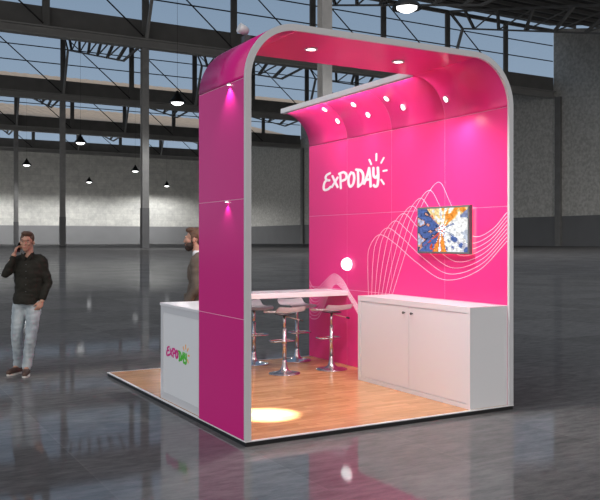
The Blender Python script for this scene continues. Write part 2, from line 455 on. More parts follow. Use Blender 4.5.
for k in range(3):
    z0, z1 = max(k + G, e), k + 1 - G
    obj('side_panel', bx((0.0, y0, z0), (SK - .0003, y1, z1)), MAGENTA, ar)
    obj('inner_panel', bx((IN - SK + .0003, y0, z0), (IN, y1, z1)), PINK, ar)
def arcp(cx, r, a0, a1): return arc(cx, 3.0, r, a0, a1, 28)
g = math.degrees(G / R)
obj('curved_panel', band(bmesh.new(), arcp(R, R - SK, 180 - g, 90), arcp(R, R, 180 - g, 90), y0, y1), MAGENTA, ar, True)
obj('inner_curved_panel', band(bmesh.new(), arcp(R, R - IN, 180 - g, 90), arcp(R, R - IN + SK, 180 - g, 90), y0, y1), PINK, ar, True)
obj('curved_panel', band(bmesh.new(), arcp(W - R, R - SK, 90, g), arcp(W - R, R, 90, g), y0, y1), PINK, ar, True)
obj('inner_curved_panel', band(bmesh.new(), arcp(W - R, R - IN, 90, g), arcp(W - R, R - IN + SK, 90, g), y0, y1), PINK, ar, True)
obj('top_panel', bx((R + e, y0, 3.5 - SK), (W - R - e, y1, 3.5)), PINK, ar)
obj('header_panel', bx((R + e, y0, 3.5 - IN), (W - R - e, y1, 3.5 - IN + SK)), PINK, ar)

# --- graphic wall on the right with its cove canopy
gw = thing('graphic_wall', 'tall pink panelled wall with white lettering, wave lines and curved canopy top', 'wall', (0, 0, BZ))
X0 = W - IN                      # 2.935 inner face
obj('core', bx((X0 + SK, FY + .001, e), (W - SK, D, 2.999)), SEAM, gw)
obj('outer_panel', bx((W - SK + .0003, FY + .001, e), (W, D, 2.999)), PINK, gw)
ys = [FY + .001, 0.996, 1.992, 2.989, D]
for i in range(4):
    for k in range(3):
        obj('wall_panel', bx((X0, ys[i] + (G if i else 0), k + G), (X0 + SK - .0003, ys[i + 1] - (G if i < 3 else 0), k + 1 - G)), PINK, gw)
obj('canopy_core', band(bmesh.new(), arcp(W - R, R - IN + SK, 90, 0), arcp(W - R, R - .001, 90, 0), 0.994, D), SEAM, gw)
for i in range(1, 4):
    obj('canopy_panel', band(bmesh.new(), arcp(W - R, R - IN, 90, g), arcp(W - R, R - IN + SK - .0003, 90, g), ys[i] + G, ys[i + 1] - (G if i < 3 else 0)), PINK, gw, True)
obj('canopy_lip', bx((W - R - 0.02, 0.995, 3.5 - IN - .004), (W - R, D, 3.504)), pbr('white_lip', (0.85, 0.85, 0.85), 0.35), gw, label='white front lip of the canopy')
obj('end_trim', bx((X0, D + .0002, e), (W, D + .006, 3.0)), DGREY, gw)

# lettering and wave lines printed on the wall (YZ plane)
def stroke(bm, pts, ry, rz, x, th=0.0015):
    """rounded stroke through (y,z) points as a thin raised print"""
    pts = catmull(pts, 6) if len(pts) > 2 else [Vector(p) for p in pts]
    cnt = [0]
    def off():
        cnt[0] += 1; return cnt[0] * 5e-5 + len(bm.faces) * 0
    def cap(c):
        th_ = th + off()
        prism(bm, [(c[0] + ry * math.cos(2 * PI * k / 14), c[1] + rz * math.sin(2 * PI * k / 14)) for k in range(14)], x - th_, x, 'X')
    for a, b in zip(pts, pts[1:]):
        # work in stretched space so the stroke is an ellipse sweep
        d = Vector(((b[0] - a[0]) / ry, (b[1] - a[1]) / rz)); L = d.length
        if L < 1e-6: continue
        nx, nz = -d.y / L * ry, d.x / L * rz
        prism(bm, [(a[0] + nx, a[1] + nz), (b[0] + nx, b[1] + nz), (b[0] - nx, b[1] - nz), (a[0] - nx, a[1] - nz)], x - th - off(), x, 'X')
    for p in pts: cap(p)
    return bm
LOGO = {'E': [[(3.417, 2.577), (3.497, 2.56), (3.533, 2.526), (3.497, 2.49), (3.434, 2.481)], [(3.497, 2.49), (3.561, 2.454), (3.583, 2.385), (3.547, 2.353), (3.462, 2.363), (3.4, 2.389)]], 'X': [[(3.351, 2.532), (3.29, 2.455), (3.222, 2.378)], [(3.222, 2.505), (3.365, 2.387)]], 'P': [[(3.155, 2.558), (3.141, 2.359)], [(3.181, 2.552), (3.072, 2.566), (3.003, 2.529), (3.016, 2.473), (3.121, 2.451)]], 'O': [[(2.887, 2.549), (2.941, 2.498), (2.951, 2.416), (2.906, 2.364), (2.842, 2.395), (2.814, 2.467), (2.83, 2.527), (2.887, 2.549)]], 'D': [[(2.729, 2.57), (2.723, 2.457), (2.72, 2.353)], [(2.767, 2.578), (2.658, 2.556), (2.606, 2.492), (2.627, 2.399), (2.72, 2.353)]], 'A': [[(2.473, 2.573), (2.521, 2.478), (2.582, 2.383)], [(2.473, 2.573), (2.45, 2.456), (2.438, 2.34)], [(2.539, 2.431), (2.456, 2.431)]], 'Y': [[(2.379, 2.569), (2.373, 2.476), (2.329, 2.444), (2.286, 2.469)], [(2.28, 2.564), (2.271, 2.452), (2.286, 2.353), (2.332, 2.33), (2.367, 2.349)]], 'rays': [[(2.468, 2.681), (2.426, 2.62)], [(2.312, 2.739), (2.315, 2.661)], [(2.155, 2.676), (2.208, 2.621)], [(2.163, 2.515), (2.093, 2.517)], [(2.211, 2.41), (2.152, 2.353)]]}
for k, sts in LOGO.items():
    bm = bmesh.new()
    for j_, s in enumerate(sts):
        if k == 'rays': obj('ray_mark', stroke(bmesh.new(), s, 0.019, 0.012, X0), PRINT, gw)
        else: stroke(bm, s, 0.027, 0.0165, X0, 0.0015 + 0.0008 * j_)
    if k != 'rays': obj('letter', bm, PRINT, gw)
WA = [(1.993, 0.961), (1.736, 1.465), (1.431, 2.026), (1.114, 2.31), (0.922, 2.097), (0.763, 1.847), (0.509, 1.696), (0.244, 1.771), (0.031, 1.94)]
WB = [(2.488, 0.93), (2.502, 1.329), (2.473, 1.554), (2.263, 1.723), (1.96, 1.636), (1.491, 1.394), (1.003, 1.218), (0.459, 1.335), (0.031, 1.65)]
WC = [(3.973, 1.07), (3.892, 0.997), (3.758, 0.978), (3.595, 1.062), (3.327, 1.197), (3.1, 1.133), (2.909, 0.959), (2.753, 0.835), (2.641, 0.719)]
WD = [(3.973, 0.571), (3.892, 0.538), (3.742, 0.564), (3.595, 0.71), (3.327, 1.041), (3.13, 1.019), (2.953, 0.901), (2.795, 0.762), (2.697, 0.668)]
def ribbon(bm, pts, w, x, th=0.0012):
    V = []
    for i, p in enumerate(pts):
        t = pts[min(i + 1, len(pts) - 1)] - pts[max(i - 1, 0)]; t.normalize()
        nx, nz = -t.y * w, t.x * w
        V.append((bm.verts.new((x - th, p[0] + nx, p[1] + nz)), bm.verts.new((x - th, p[0] - nx, p[1] - nz)), bm.verts.new((x, p[0] + nx, p[1] + nz)), bm.verts.new((x, p[0] - nx, p[1] - nz))))
    for A, B in zip(V, V[1:]):
        bm.faces.new((A[0], A[1], B[1], B[0])); bm.faces.new((A[1], A[3], B[3], B[1])); bm.faces.new((A[2], A[0], B[0], B[2]))
    return bm
for A, B, n, w in ((WA, WB, 8, 0.0028), (WC, WD, 10, 0.0024)):
    for i in range(n):
        t = i / (n - 1)
        pts = [(a[0] * (1 - t) + b[0] * t, a[1] * (1 - t) + b[1] * t) for a, b in zip(A, B)]
        obj('wave_line', ribbon(bmesh.new(), catmull(pts, 12), w, X0), WAVEM, gw)

# --- television
TVX = 2.85
tv = thing('television', 'wall mounted flat television showing a bright colourful city scene', 'television', (TVX, 0.943, BZ + 1.77))
hw, hh = 0.441, 0.262
obj('casing', bx((0.0, -hw, -hh), (0.055, hw, hh), 0.006), pbr('grey_tv_casing', (0.13, 0.14, 0.14), 0.3), tv)
obj('mount', bx((0.055, -0.12, -0.1), (X0 - TVX - .0005, 0.12, 0.1)), DGREY, tv)
sc_ = bmesh.new(); NX, NZ = 72, 44
grid = [[sc_.verts.new((-0.0012, hw - .022 - (2 * hw - .044) * i / NX, -hh + .022 + (2 * hh - .044) * j / NZ)) for j in range(NZ + 1)] for i in range(NX + 1)]
cl = sc_.loops.layers.float_color.new('Col')
def screen_col(u, v):
    dx, dy = (u - 0.50) * 1.5, v - 0.52
    a = math.degrees(math.atan2(dy, dx)) % 360; rr = math.hypot(dx, dy)
    h = lambda *q: noise.noise(Vector(q))
    blue, dark, red, org, yel, wht = (0.10, 0.16, 0.42), (0.05, 0.07, 0.14), (0.75, 0.10, 0.03), (1.0, 0.36, 0.06), (1.0, 0.75, 0.35), (1, 1, 1)
    s = h(a * 0.075, rr * 1.6, 3.1) + 0.5 * h(u * 9, v * 9, 8)
    if rr < 0.12 + 0.1 * h(a * .05, 1, 1): return wht if h(u * 30, v * 30, 2) > -0.15 else (red if h(u * 40, v * 40, 9) > 0 else blue)
    if a < 16 or a > 335: c = wht if s > -0.3 else (0.55, 0.6, 0.7)
    elif a < 30: c = (.25, .3, .5) if s < 0.05 else wht
    elif a < 100: c = org if s < -0.05 else (yel if s < 0.12 else wht)
    elif a < 135: c = wht if s > 0.15 else (red if s < -0.25 else yel)
    elif a < 215: c = blue if s > 0.0 else (dark if s > -0.15 else ((.75, .35, .25) if s > -.3 else (.5, .55, .75)))
    elif a < 240: c = red if s > 0.0 else blue
    elif a < 285: c = org if s > 0.05 else (wht if s < -0.15 else red)
    else: c = wht if s > -0.08 else (blue if s < -0.28 else (0.6, 0.6, 0.7))
    k = 0.85 + 0.5 * h(u * 22, v * 22, 5)
    return tuple(max(0, q * k) for q in c)
for i in range(NX):
    for j in range(NZ):
        f = sc_.faces.new((grid[i][j], grid[i][j + 1], grid[i + 1][j + 1], grid[i + 1][j]))
        c = screen_col((i + .5) / NX, (j + .5) / NZ)
        for lp in f.loops: lp[cl] = (*c, 1)
m, n, l, out = nt('tv_picture')
at = n.new('ShaderNodeAttribute'); at.attribute_name = 'Col'; em = n.new('ShaderNodeEmission'); em.inputs['Strength'].default_value = 1.15
l.new(at.outputs['Color'], em.inputs['Color']); l.new(em.outputs[0], out.inputs[0])
obj('screen', sc_, m, tv)
bm = bmesh.new()
for a, b in (((.0555, -hw + .02, hh - .05), (.06, hw - .02, hh - .02)), ((.0555, -hw + .02, -hh + .02), (.06, hw - .02, -hh + .05)), ((.0555, -hw + .02, -hh + .06), (.06, -hw + .05, hh - .06)), ((.0555, hw - .05, -hh + .06), (.06, hw - .02, hh - .06))):
    box(bm, a, b)
obj('backlight_strip', bm, pbr('warm_led_strip', (1, .8, .6), 0.5, emit=(1, 0.62, 0.40), estr=6.0), tv)

# --- storage cabinet
cb = thing('storage_cabinet', 'low white two-door storage cabinet standing against the pink wall', 'cabinet', (2.445, 0.031, BZ))
cw_, cl_ = X0 - 2.445 - .001, 1.965
bm = bmesh.new(); fr = 0.045
box(bm, (0.018, 0, 0.0), (cw_, cl_, 0.999)); obj('carcass', bm, WHITE, cb)
bm = bmesh.new()
box(bm, (0, 0, 0.0), (0.0175, 0.052, 0.94)); box(bm, (0, cl_ - .05, 0.0), (0.0175, cl_, 0.94)); box(bm, (0, 0.0525, 0.0), (0.0175, cl_ - .0505, 0.045)); box(bm, (0, 0.0, 0.9405), (0.0175, cl_, 1.0))
obj('front_frame', bm, WHITE, cb)
mid = 0.985
for s, (a, b) in enumerate(((0.056, mid - .002), (mid + .002, cl_ - .054))):
    dr = obj('door', bx((0.005, a, 0.049), (0.0172, b, 0.935), 0.002), WHITE, cb)
    ky = mid - 0.07 if s == 0 else mid + 0.07
    kb = lathe(bmesh.new(), [(0, -.032), (.012, -.032), (.014, -.028), (.014, -.02), (.007, -.014), (.007, 0), (0, 0)], n=16)
    bmesh.ops.rotate(kb, verts=kb.verts[:], matrix=Matrix.Rotation(math.radians(90), 3, 'Y'))
    bmesh.ops.translate(kb, verts=kb.verts[:], vec=(0.005, ky, 0.868))
    obj('knob', kb, DGREY, dr, True, 'small grey metal knob')
obj('side_strip', bx((cw_ - .03, -0.004, 0.0), (cw_ - .027, 0, 0.999)), DGREY if False else ALU, cb)

# --- reception counter with small logo
ct = thing('reception_counter', 'white reception counter with small colourful logo beside the pink pillar', 'counter', (0.035, 1.0, BZ))
L = 1.125; dpt = 0.5
obj('carcass', bx((0.012, 0.03, 0.002), (dpt, L, 0.972)), WHITE, ct)
bm = bmesh.new()
box(bm, (0, 0.0, 0.0), (0.0118, 0.085, 0.972)); box(bm, (0, L - .07, 0.0), (0.0118, L, 0.972)); box(bm, (0, .0855, 0.0), (0.0118, L - .0705, 0.075)); box(bm, (0, .0855, 0.905), (0.0118, L - .0705, 0.972))
obj('aluminium_frame', bm, ALU, ct)
obj('front_panel', bx((0.005, .0865, 0.076), (0.0117, L - .0715, 0.904)), pbr('white_front_board', (0.72, 0.73, 0.74), 0.4), ct)
obj('worktop', bx((-0.008, 0.0, 0.9725), (dpt + .01, L + .008, 1.0), 0.003), WHITE, ct)
obj('end_strip', bx((-0.0085, -0.004, 0.0), (0.03, -0.0005, 0.97)), PINK, ct, label='pink edge strip')
MAG = pbr('magenta_print', (0.60, 0.004, 0.22), 0.5); GRN = pbr('green_print', (0.07, 0.50, 0.03), 0.5); ORG = pbr('orange_print', (0.85, 0.42, 0.12), 0.5)
for k, sts in LOGO.items():
    bm = bmesh.new(); s = 0.415
    for st in sts:
        tt = [(1.955 - (3.59 - y) * s - 1.0, 0.51 + (z - 2.455) * s) for y, z in st]
        if k in 'DAY': tt = [(y, z - 0.012) for y, z in tt]
        if k == 'rays': obj('ray_mark', stroke(bmesh.new(), tt, 0.011, 0.009, 0.005), ORG, ct)
        else: stroke(bm, tt, 0.0135, 0.0095, 0.005, 0.0015 + 0.0008 * sts.index(st))
    if k != 'rays': obj('letter', bm, GRN if k in 'DAY' else MAG, ct)

# --- high table fixed to the wall
tb = thing('bar_table', 'long white high table running from the pink wall, bar stools around it', 'table', (0, 0, BZ))
obj('tabletop', bx((1.2, 2.96, 0.925), (X0 - .002, 3.50, 0.99), 0.004), WHITE_IN, tb)
obj('leg', bx((1.2, 2.98, 0.0), (1.25, 3.48, 0.9245), 0.003), WHITE_IN, tb)

# --- bar stools
def make_stool(label, loc, rz):
    t = thing('bar_stool', label, 'stool', loc, rz, 'white bar stools')
    obj('base', lathe(bmesh.new(), [(0, 0.0), (.195, 0.0), (.20, .004), (.195, .010), (.13, .020), (.075, .034), (.05, .055), (.036, .09), (.029, .14), (.027, .17), (0, .17)], n=40), CHROME, t, True)
    bm = bmesh.new(); bar(bm, (0, 0, .165), (0, 0, .56), .025, n=20); bar(bm, (0, 0, .555), (0, 0, .735), .018, n=20)
    obj('column', bm, CHROME, t, True)
    bm = bmesh.new()
    tube(bm, [(-.15, .02, .40), (-.15, .13, .40), (-.12, .17, .40), (.12, .17, .40), (.15, .13, .40), (.15, .02, .40), (.12, -.01, .40), (-.12, -.01, .40)], .0095, closed=True)
    bar(bm, (0, 0, .37), (0, 0, .43), .031, n=20)
    obj('footrest', bm, CHROME, t, True)
    lv = obj('lever', bar(bmesh.new(), (.0, -.02, .715), (.17, -.09, .665), .005), CHROME, t)
    obj('lever_grip', bar(bmesh.new(), (.165, -.088, .667), (.205, -.105, .655), .010), pbr('black_grip', (.01, .01, .01), .5), lv)
    obj('seat_plate', bx((-.09, -.09, .732), (.09, .09, .742)), DGREY, t)
    # seat shell: profile along y (front +y), raised low back at -y
    prof = [(.215, .735), (.20, .752), (.16, .768), (.08, .768), (0.0, .760), (-.08, .760), (-.14, .770), (-.178, .795), (-.20, .826), (-.206, .838)]
    P = catmull(prof, 5); bm = bmesh.new(); rows = []
    NU = 14
    for i, p in enumerate(P):
        row = []
        f_ = i / (len(P) - 1)
        w = 0.205 - 0.03 * abs(2 * f_ - 1) ** 4
        for j in range(NU + 1):
            u = -1 + 2 * j / NU
            row.append(bm.verts.new((w * u, p[0], p[1] + 0.012 * u * u)))
        rows.append(row)
    for A, B in zip(rows, rows[1:]):
        for j in range(NU): bm.faces.new((A[j], A[j + 1], B[j + 1], B[j]))
    bmesh.ops.solidify(bm, geom=bm.faces[:], thickness=-0.018)
    s = obj('seat', bm, WHITE_IN, t, True)
    return t
st0 = make_stool('white moulded bar stool with chrome base, front row, left, nearest the camera', (1.886, 2.80, BZ), 0.0)
dup(st0, (2.57, 2.79, BZ), 0.0, 'white moulded bar stool with chrome base, front row, between table and cabinet')
dup(st0, (2.55, 3.66, BZ), PI, 'white moulded bar stool with chrome base, behind the table, on the right')
dup(st0, (1.90, 3.68, BZ), PI, 'white moulded bar stool with chrome base, behind the table, beside the pillar edge')

# --- downlights
def downlight(label, loc, nrm, r, ring=True, name='downlight'):
    t = thing(name, label, 'light', loc, 0, 'recessed downlights of the stand')
    t.rotation_euler = Vector(nrm).to_track_quat('Z', 'Y').to_euler()
    obj('ring', lathe(bmesh.new(), [(r * .72, 0.0), (r * .72, .012), (r, .012), (r * 1.04, .006), (r * 1.04, 0.0)], n=28), pbr('white_ring', (.8, .8, .8), .3), t, True)
    obj('lens', lathe(bmesh.new(), [(0, .007), (r * .72, .007), (r * .72, .002), (0, .002)], n=28), LAMPON, t)
    return t
zc = BZ + 3.445
downlight('round white downlight in the arch ceiling, nearer the left pillar', (0.92, .50, zc), (0, 0, -1), .062)
downlight('round white downlight in the arch ceiling, nearer the right wall', (1.94, .52, zc), (0, 0, -1), .062)
CV = [(2.685, 3.151, 3.398, 'farthest, upper one'), (2.854, 3.092, 3.249, 'farthest, lower one'), (2.726, 2.519, 3.374, 'middle bay, upper one'), (2.861, 2.392, 3.237, 'middle bay, lower one'), (2.76, 1.857, 3.35, 'near bay, upper one'), (2.867, 1.672, 3.228, 'near bay, lower one'), (2.878, .907, 3.209, 'single one nearest the camera')]
for x, y, z, w in CV:
    nx, nz = (2.485 - x), (3.0 - z); q = math.hypot(nx, nz)
    ax, az = (W - R) - nx / q * .4447, 3.0 - nz / q * .4447
    downlight('small recessed cove downlight in the pink canopy, ' + w, (ax, y, BZ + az), (nx, 0, nz), .040)

# clip-on spotlight on top of the arch
sf = thing('clip_spotlight', 'small grey spotlight clipped on top of the arch, rear left shoulder', 'spotlight', (0.345, 0.70, BZ + 3.5))
obj('clamp', bx((-.03, -.04, -0.03), (.03, .04, .035), .004), DGREY, sf)
obj('arm', bar(bmesh.new(), (0, 0, .03), (-.02, 0, .075), .008), ALU, sf)
hd = lathe(bmesh.new(), [(0, -.055), (.03, -.05), (.042, -.02), (.046, .045), (.04, .045), (.0, .03)], n=20)
bmesh.ops.rotate(hd, verts=hd.verts[:], matrix=Matrix.Rotation(math.radians(-70), 3, 'Y')); bmesh.ops.translate(hd, verts=hd.verts[:], vec=(-.03, 0, .09))
obj('head', hd, ALU, sf, True)

# --- stand lamps
warm = (1, .965, .93)
spot('downlight_beam', (0.92, .50, zc - .03), (1.2, .85, BZ), 168, 150, .9, .03, warm)
spot('downlight_beam', (1.94, .52, zc - .03), (1.8, .95, BZ), 168, 150, .9, .03, warm)
for x, y, z, w in CV:
    tx = 2.3 if 'upper' in w else 2.7
    spot('cove_beam', (x - .10, y, BZ + z - .07), (tx - 1.2, y, BZ + .8), 15, 160, 1.0, .08, warm)
spot('cove_beam', (2.74, .62, BZ + 2.97), (2.93, .60, BZ + 2.4), 9, 150, 1.0, .05, (1, .93, .84))
spot('downlight_beam', (0.92, .50, zc - .03), (0.62, .82, BZ), 7500, 12, 1.0, .03, warm)
wl = thing('wall_glow_spot', 'small white glowing dome added as a bright glare spot on the pink wall, left of the wave lines', 'lamp', (X0, 2.97, BZ + 1.34))  # emissive dome standing in for a glare spot on the wall
bm = bmesh.new(); ell(bm, (-.004, 0, 0), (.075, .110, .085), None, 28)
for v in bm.verts: v.co.x = min(v.co.x, -.004)
obj('glow_dome', bm, pbr('wall_glow_emission', (1, 1, 1), .4, emit=(1, .97, .97), estr=2.2), wl, True)
obj('glow_backing', bx((-.0038, -.05, -.05), (-.0005, .05, .05)), WHITE, wl)

for yy, zz, pw, wd in ((.30, 2.985, 8.0, 'upper'), (.343, 1.985, 1.6, 'lower')):  # small fixtures and beams added to make the glow below the seams
    sl = obj('added_seam_glow', bx((-.022, yy - .022, zz), (-.0005, yy + .022, zz + .012), .002), WHITE, ar, label='tiny white fixture added for the glow at the %s seam' % wd)
    obj('lens', bx((-.020, yy - .018, zz - .002), (-.004, yy + .018, zz - .0004)), LAMPON, sl)
    spot('added_seam_beam', (-.028, yy, BZ + zz - .012), (-.005, yy, BZ + zz - .5), pw, 110, .8, .008)

# slim profile and area light added behind the canopy lip to brighten the cove
obj('added_light_profile', bx((W - R + .001, 1.02, 3.5 - IN - .016), (W - R + .022, D - .03, 3.5 - IN - .001)), ALU, gw)
A = bpy.data.lights.new('added_cove_fill', 'AREA'); A.shape = 'RECTANGLE'; A.size = 2.9; A.size_y = 0.03; A.energy = 11; A.color = (1, .95, .90)
ao = bpy.data.objects.new('added_cove_fill', A); COL.objects.link(ao); ao.location = (W - R + .03, 2.5, BZ + 3.5 - IN - .03)
d_ = Vector((1, 0, -.75)).normalized(); y_ = Vector((0, 1, 0)); z_ = -d_
ao.rotation_euler = Matrix((y_, z_.cross(y_), z_)).transposed().to_euler()
# ------------------------------------------------------------------ people
def limb(bm, P, Rr, n=14):
    for i, (p, q) in enumerate(zip(P, P[1:])):
        bar(bm, p, q, Rr[i], Rr[i + 1], n)
        if i: ell(bm, P[i], (Rr[i],) * 3, n=12)
    ell(bm, P[0], (Rr[0],) * 3, n=12); ell(bm, P[-1], (Rr[-1],) * 3, n=12)
def fuse(name, bm, mat, parent, voxel=0.006, smooth=4, label=None, wrinkle=0.0, wscale=6.0):
    me = bpy.data.meshes.new('tmp'); bm.to_mesh(me); bm.free()
    o = bpy.data.objects.new('tmp', me); COL.objects.link(o)
    r = o.modifiers.new('r', 'REMESH'); r.mode = 'VOXEL'; r.voxel_size = voxel
    s = o.modifiers.new('s', 'SMOOTH'); s.iterations = smooth; s.factor = 0.5
    dg = bpy.context.evaluated_depsgraph_get()
    me2 = bpy.data.meshes.new_from_object(o.evaluated_get(dg), depsgraph=dg)
    bpy.data.objects.remove(o); bpy.data.meshes.remove(me)
    me2.name = name
    if wrinkle:
        nr = [v.normal.copy() for v in me2.vertices]
        for v, nn in zip(me2.vertices, nr):
            c = v.co
            w = noise.noise(Vector((c.x * wscale, c.y * wscale, c.z * wscale * 2.2))) + 0.5 * noise.noise(Vector((c.x * wscale * 2.5, c.y * wscale * 2.5, c.z * wscale * 4)))
            v.co = c + nn * wrinkle * w
    me2.materials.clear()
    return obj(name, me2, mat, parent, True, label)
SKIN = pbr('skin', (0.43, 0.235, 0.165), 0.5)
def hand(bm, wrist, palmdir, up, side, curl=0.5, s=1.0):
    """palmdir: wrist->knuckles, up: back-of-hand normal, side: thumb side"""
    d, u, t = Vector(palmdir).normalized(), Vector(up).normalized(), Vector(side).normalized()
    w = Vector(wrist)
    rot = Matrix((t, d, u)).transposed().to_quaternion()
    ell(bm, w + d * .045 * s, (.040 * s, .052 * s, .017 * s), rot)
    for k, (off, L) in enumerate(((.028, .072), (.010, .080), (-.009, .074), (-.026, .058))):
        p0 = w + d * .075 * s + t * off * s
        a = curl * (0.7 + .12 * k)
        d1 = (d * math.cos(a) - u * math.sin(a)); p1 = p0 + d1 * L * .45 * s
        d2 = (d * math.cos(a * 2.1) - u * math.sin(a * 2.1)); p2 = p1 + d2 * L * .32 * s
        d3 = (d * math.cos(a * 2.9) - u * math.sin(a * 2.9)); p3 = p2 + d3 * L * .23 * s
        limb(bm, [w + d * .04 * s + t * off * .8 * s, p0, p1, p2, p3], [.0095 * s, .0095 * s, .0085 * s, .0078 * s, .0065 * s], 8)
    q0 = w + d * .02 * s + t * .022 * s; q1 = q0 + (d * .6 + t * .8 - u * .2).normalized() * .035 * s; q2 = q1 + (d * .9 + t * .35 - u * .35).normalized() * .03 * s
    limb(bm, [q0, q1, q2, q2 + (d - u * .3).normalized() * .02 * s], [.014 * s, .011 * s, .010 * s, .008 * s], 8)
def head_parts(bm, M):
    """head in local coords: origin = centre of skull, facing -Y; M places it"""
    T = lambda p: M @ Vector(p)
    q = M.to_quaternion()
    def E(c, r, rr=None): ell(bm, T(c), r, q @ rr if rr else q, 20)
    E((0, .012, .035), (.074, .094, .088)); E((0, -.030, -.025), (.060, .062, .080)); E((0, -.048, -.078), (.036, .036, .030))
    E((0, .0, -.045), (.060, .065, .05))
    E((0, -.088, .030), (.052, .014, .014)); E((0, -.098, -.012), (.011, .017, .026), Matrix.Rotation(.25, 3, 'X').to_quaternion()); E((0, -.108, -.026), (.013, .012, .010))
    E((0, -.091, -.055), (.022, .010, .006)); E((0, -.090, -.065), (.019, .010, .006))
    for s in (-1, 1):
        E((s * .040, -.066, -.015), (.022, .024, .020)); E((s * .077, .010, -.005), (.010, .020, .032)); E((s * .032, -.081, .008), (.014, .010, .009))
def face_details(body, M, hairmat, parent_eye=True):
    T = lambda p: M @ Vector(p); q = M.to_quaternion()
    bm = bmesh.new()
    for s in (-1, 1):
        bm = bmesh.new(); ell(bm, T((s * .031, -.089, .009)), (.010, .005, .006), q, 12)
        obj('eye', bm, pbr('eye_white', (.45, .42, .40), .3), body, True)
    bm = bmesh.new()
    for s in (-1, 1):
        bm = bmesh.new(); ell(bm, T((s * .031, -.0925, .009)), (.0048, .003, .0048), q, 10)
        obj('pupil', bm, pbr('pupil', (.02, .015, .012), .2), body, True)
    bm = bmesh.new()
    for s in (-1, 1):
        bm = bmesh.new(); ell(bm, T((s * .032, -.096, .030)), (.019, .006, .0045), q, 12)
        obj('brow_hair', bm, hairmat, body, True)
    bm = bmesh.new(); ell(bm, T((0, -.1005, -.059)), (.021, .004, .0065), q, 12)
    obj('lips', bm, pbr('lips', (.42, .14, .12), .5), body, True)

def cloth(name, c1, c2, sc=12, st=(1, 1, 1)): return noisy(name, c1, c2, sc, 0.85, stretch=st, spec=0.2)

# ---- man on the phone
a_ = YAW
p1 = thing('person', 'man in dark shirt and pale worn jeans walking with phone at his ear', 'person', (-0.844, 4.555, 0.0), -a_)
HEAD = Matrix.Translation((-.012, -.02, 1.675)) @ Matrix.Scale(1.07, 4) @ Matrix.Rotation(.05, 4, 'Y') @ Matrix.Rotation(.10, 4, 'Z')
neck, chest, pelv = (.005, .01, 1.50), (.01, .02, 1.28), (-.015, .01, .95)
shL, elL, wrL = (-.145, .02, 1.44), (-.248, -.10, 1.28), (-.138, -.12, 1.525)
shR, elR, wrR = (.165, .02, 1.44), (.240, .04, 1.16), (.190, -.06, .935)
hipL, knL, anL, toL = (-.10, .01, .90), (-.142, -.03, .49), (-.165, .10, .10), (-.212, -.06, .035)
hipR, knR, anR, toR = (.07, .01, .90), (.065, -.10, .49), (-.01, -.03, .10), (.025, -.20, .035)
bm = bmesh.new()
head_parts(bm, HEAD)
limb(bm, [(.003, .015, 1.62), neck, (0.01, .03, 1.40)], [.052, .056, .06])
ell(bm, chest, (.165, .11, .20)); ell(bm, (0, .015, 1.08), (.14, .10, .18)); ell(bm, pelv, (.155, .11, .12))
limb(bm, [chest, shL, elL, wrL], [.07, .058, .042, .027]); limb(bm, [chest, shR, elR, wrR], [.07, .058, .042, .027])
for h_, k_, an, to in ((hipL, knL, anL, toL), (hipR, knR, anR, toR)):
    limb(bm, [h_, k_, ((k_[0] + an[0]) / 2, (k_[1] + an[1]) / 2 + .02, (k_[2] + an[2]) / 2 + .05), an], [.085, .055, .052, .036]); limb(bm, [an, (to[0], to[1], to[2])], [.036, .028])
hand(bm, wrL, (.26, .28, .85), (-.85, -.5, .2), (.2, -.85, .3), .75)
hand(bm, wrR, (-.35, -.3, -.85), (.6, -.7, .1), (-.75, -.5, .2), .45)
body = fuse('body', bm, SKIN, p1, 0.0055, 3)
HAIRM = noisy('brown_hair', (.06, .03, .016), (.11, .058, .032), 40, .6, stretch=(1, 1, .3))
face_details(body, HEAD, HAIRM)
bm = bmesh.new()
T = lambda p: HEAD @ Vector(p); q = HEAD.to_quaternion()
ell(bm, T((0, .024, .056)), (.084, .098, .084), q, 20); ell(bm, T((0, -.032, .104)), (.066, .062, .034), q, 20); ell(bm, T((0, .065, .0)), (.068, .045, .07), q, 16)
for s in (-1, 1): ell(bm, T((s * .066, .01, .045)), (.014, .035, .045), q, 12)
fuse('hair', bm, HAIRM, p1, .006, 1, wrinkle=.004, wscale=40)
SHIRT = cloth('dark_olive_shirt', (.015, .0142, .011), (.025, .0238, .019), 9)
bm = bmesh.new()
ell(bm, (.012, .02, 1.31), (.20, .135, .21)); ell(bm, (.004, .017, 1.20), (.185, .132, .22)); ell(bm, (.0, .015, 1.08), (.180, .130, .20)); ell(bm, (-.012, .012, .98), (.182, .132, .14)); bar(bm, (-.012, .012, 1.02), (-.015, .012, .90), .155, .168, 20)
limb(bm, [(.015, .02, 1.38), shL, elL, (wrL[0] - .012, wrL[1] + .004, wrL[2] - .045)], [.09, .068, .056, .039]); limb(bm, [(.015, .02, 1.38), shR, elR, (wrR[0] + .008, wrR[1] + .015, wrR[2] + .04)], [.09, .068, .054, .041])
limb(bm, [(.005, .03, 1.47), (.005, .02, 1.525)], [.075, .064])
limb(bm, [(-.10, .02, 1.47), (.13, .02, 1.47)], [.055, .055])
shirt = fuse('shirt', bm, SHIRT, p1, .009, 3, wrinkle=.012, wscale=7)
bm = bmesh.new()
for s in (-1, 1):
    prism(bm, [(.003 + s * .004, 1.475), (.003 + s * .062, 1.545), (.003 + s * .07, 1.50), (.003 + s * .035, 1.445)][::s], -.085, -.070, 'Y')
obj('collar', bm, SHIRT, shirt)
bm = bmesh.new()
for k in range(6): ell(bm, (.008, -.112 - (.008 if k > 2 else 0), 1.40 - .085 * k), (.006, .004, .006), None, 8)
obj('buttons', bm, DGREY, shirt, True)
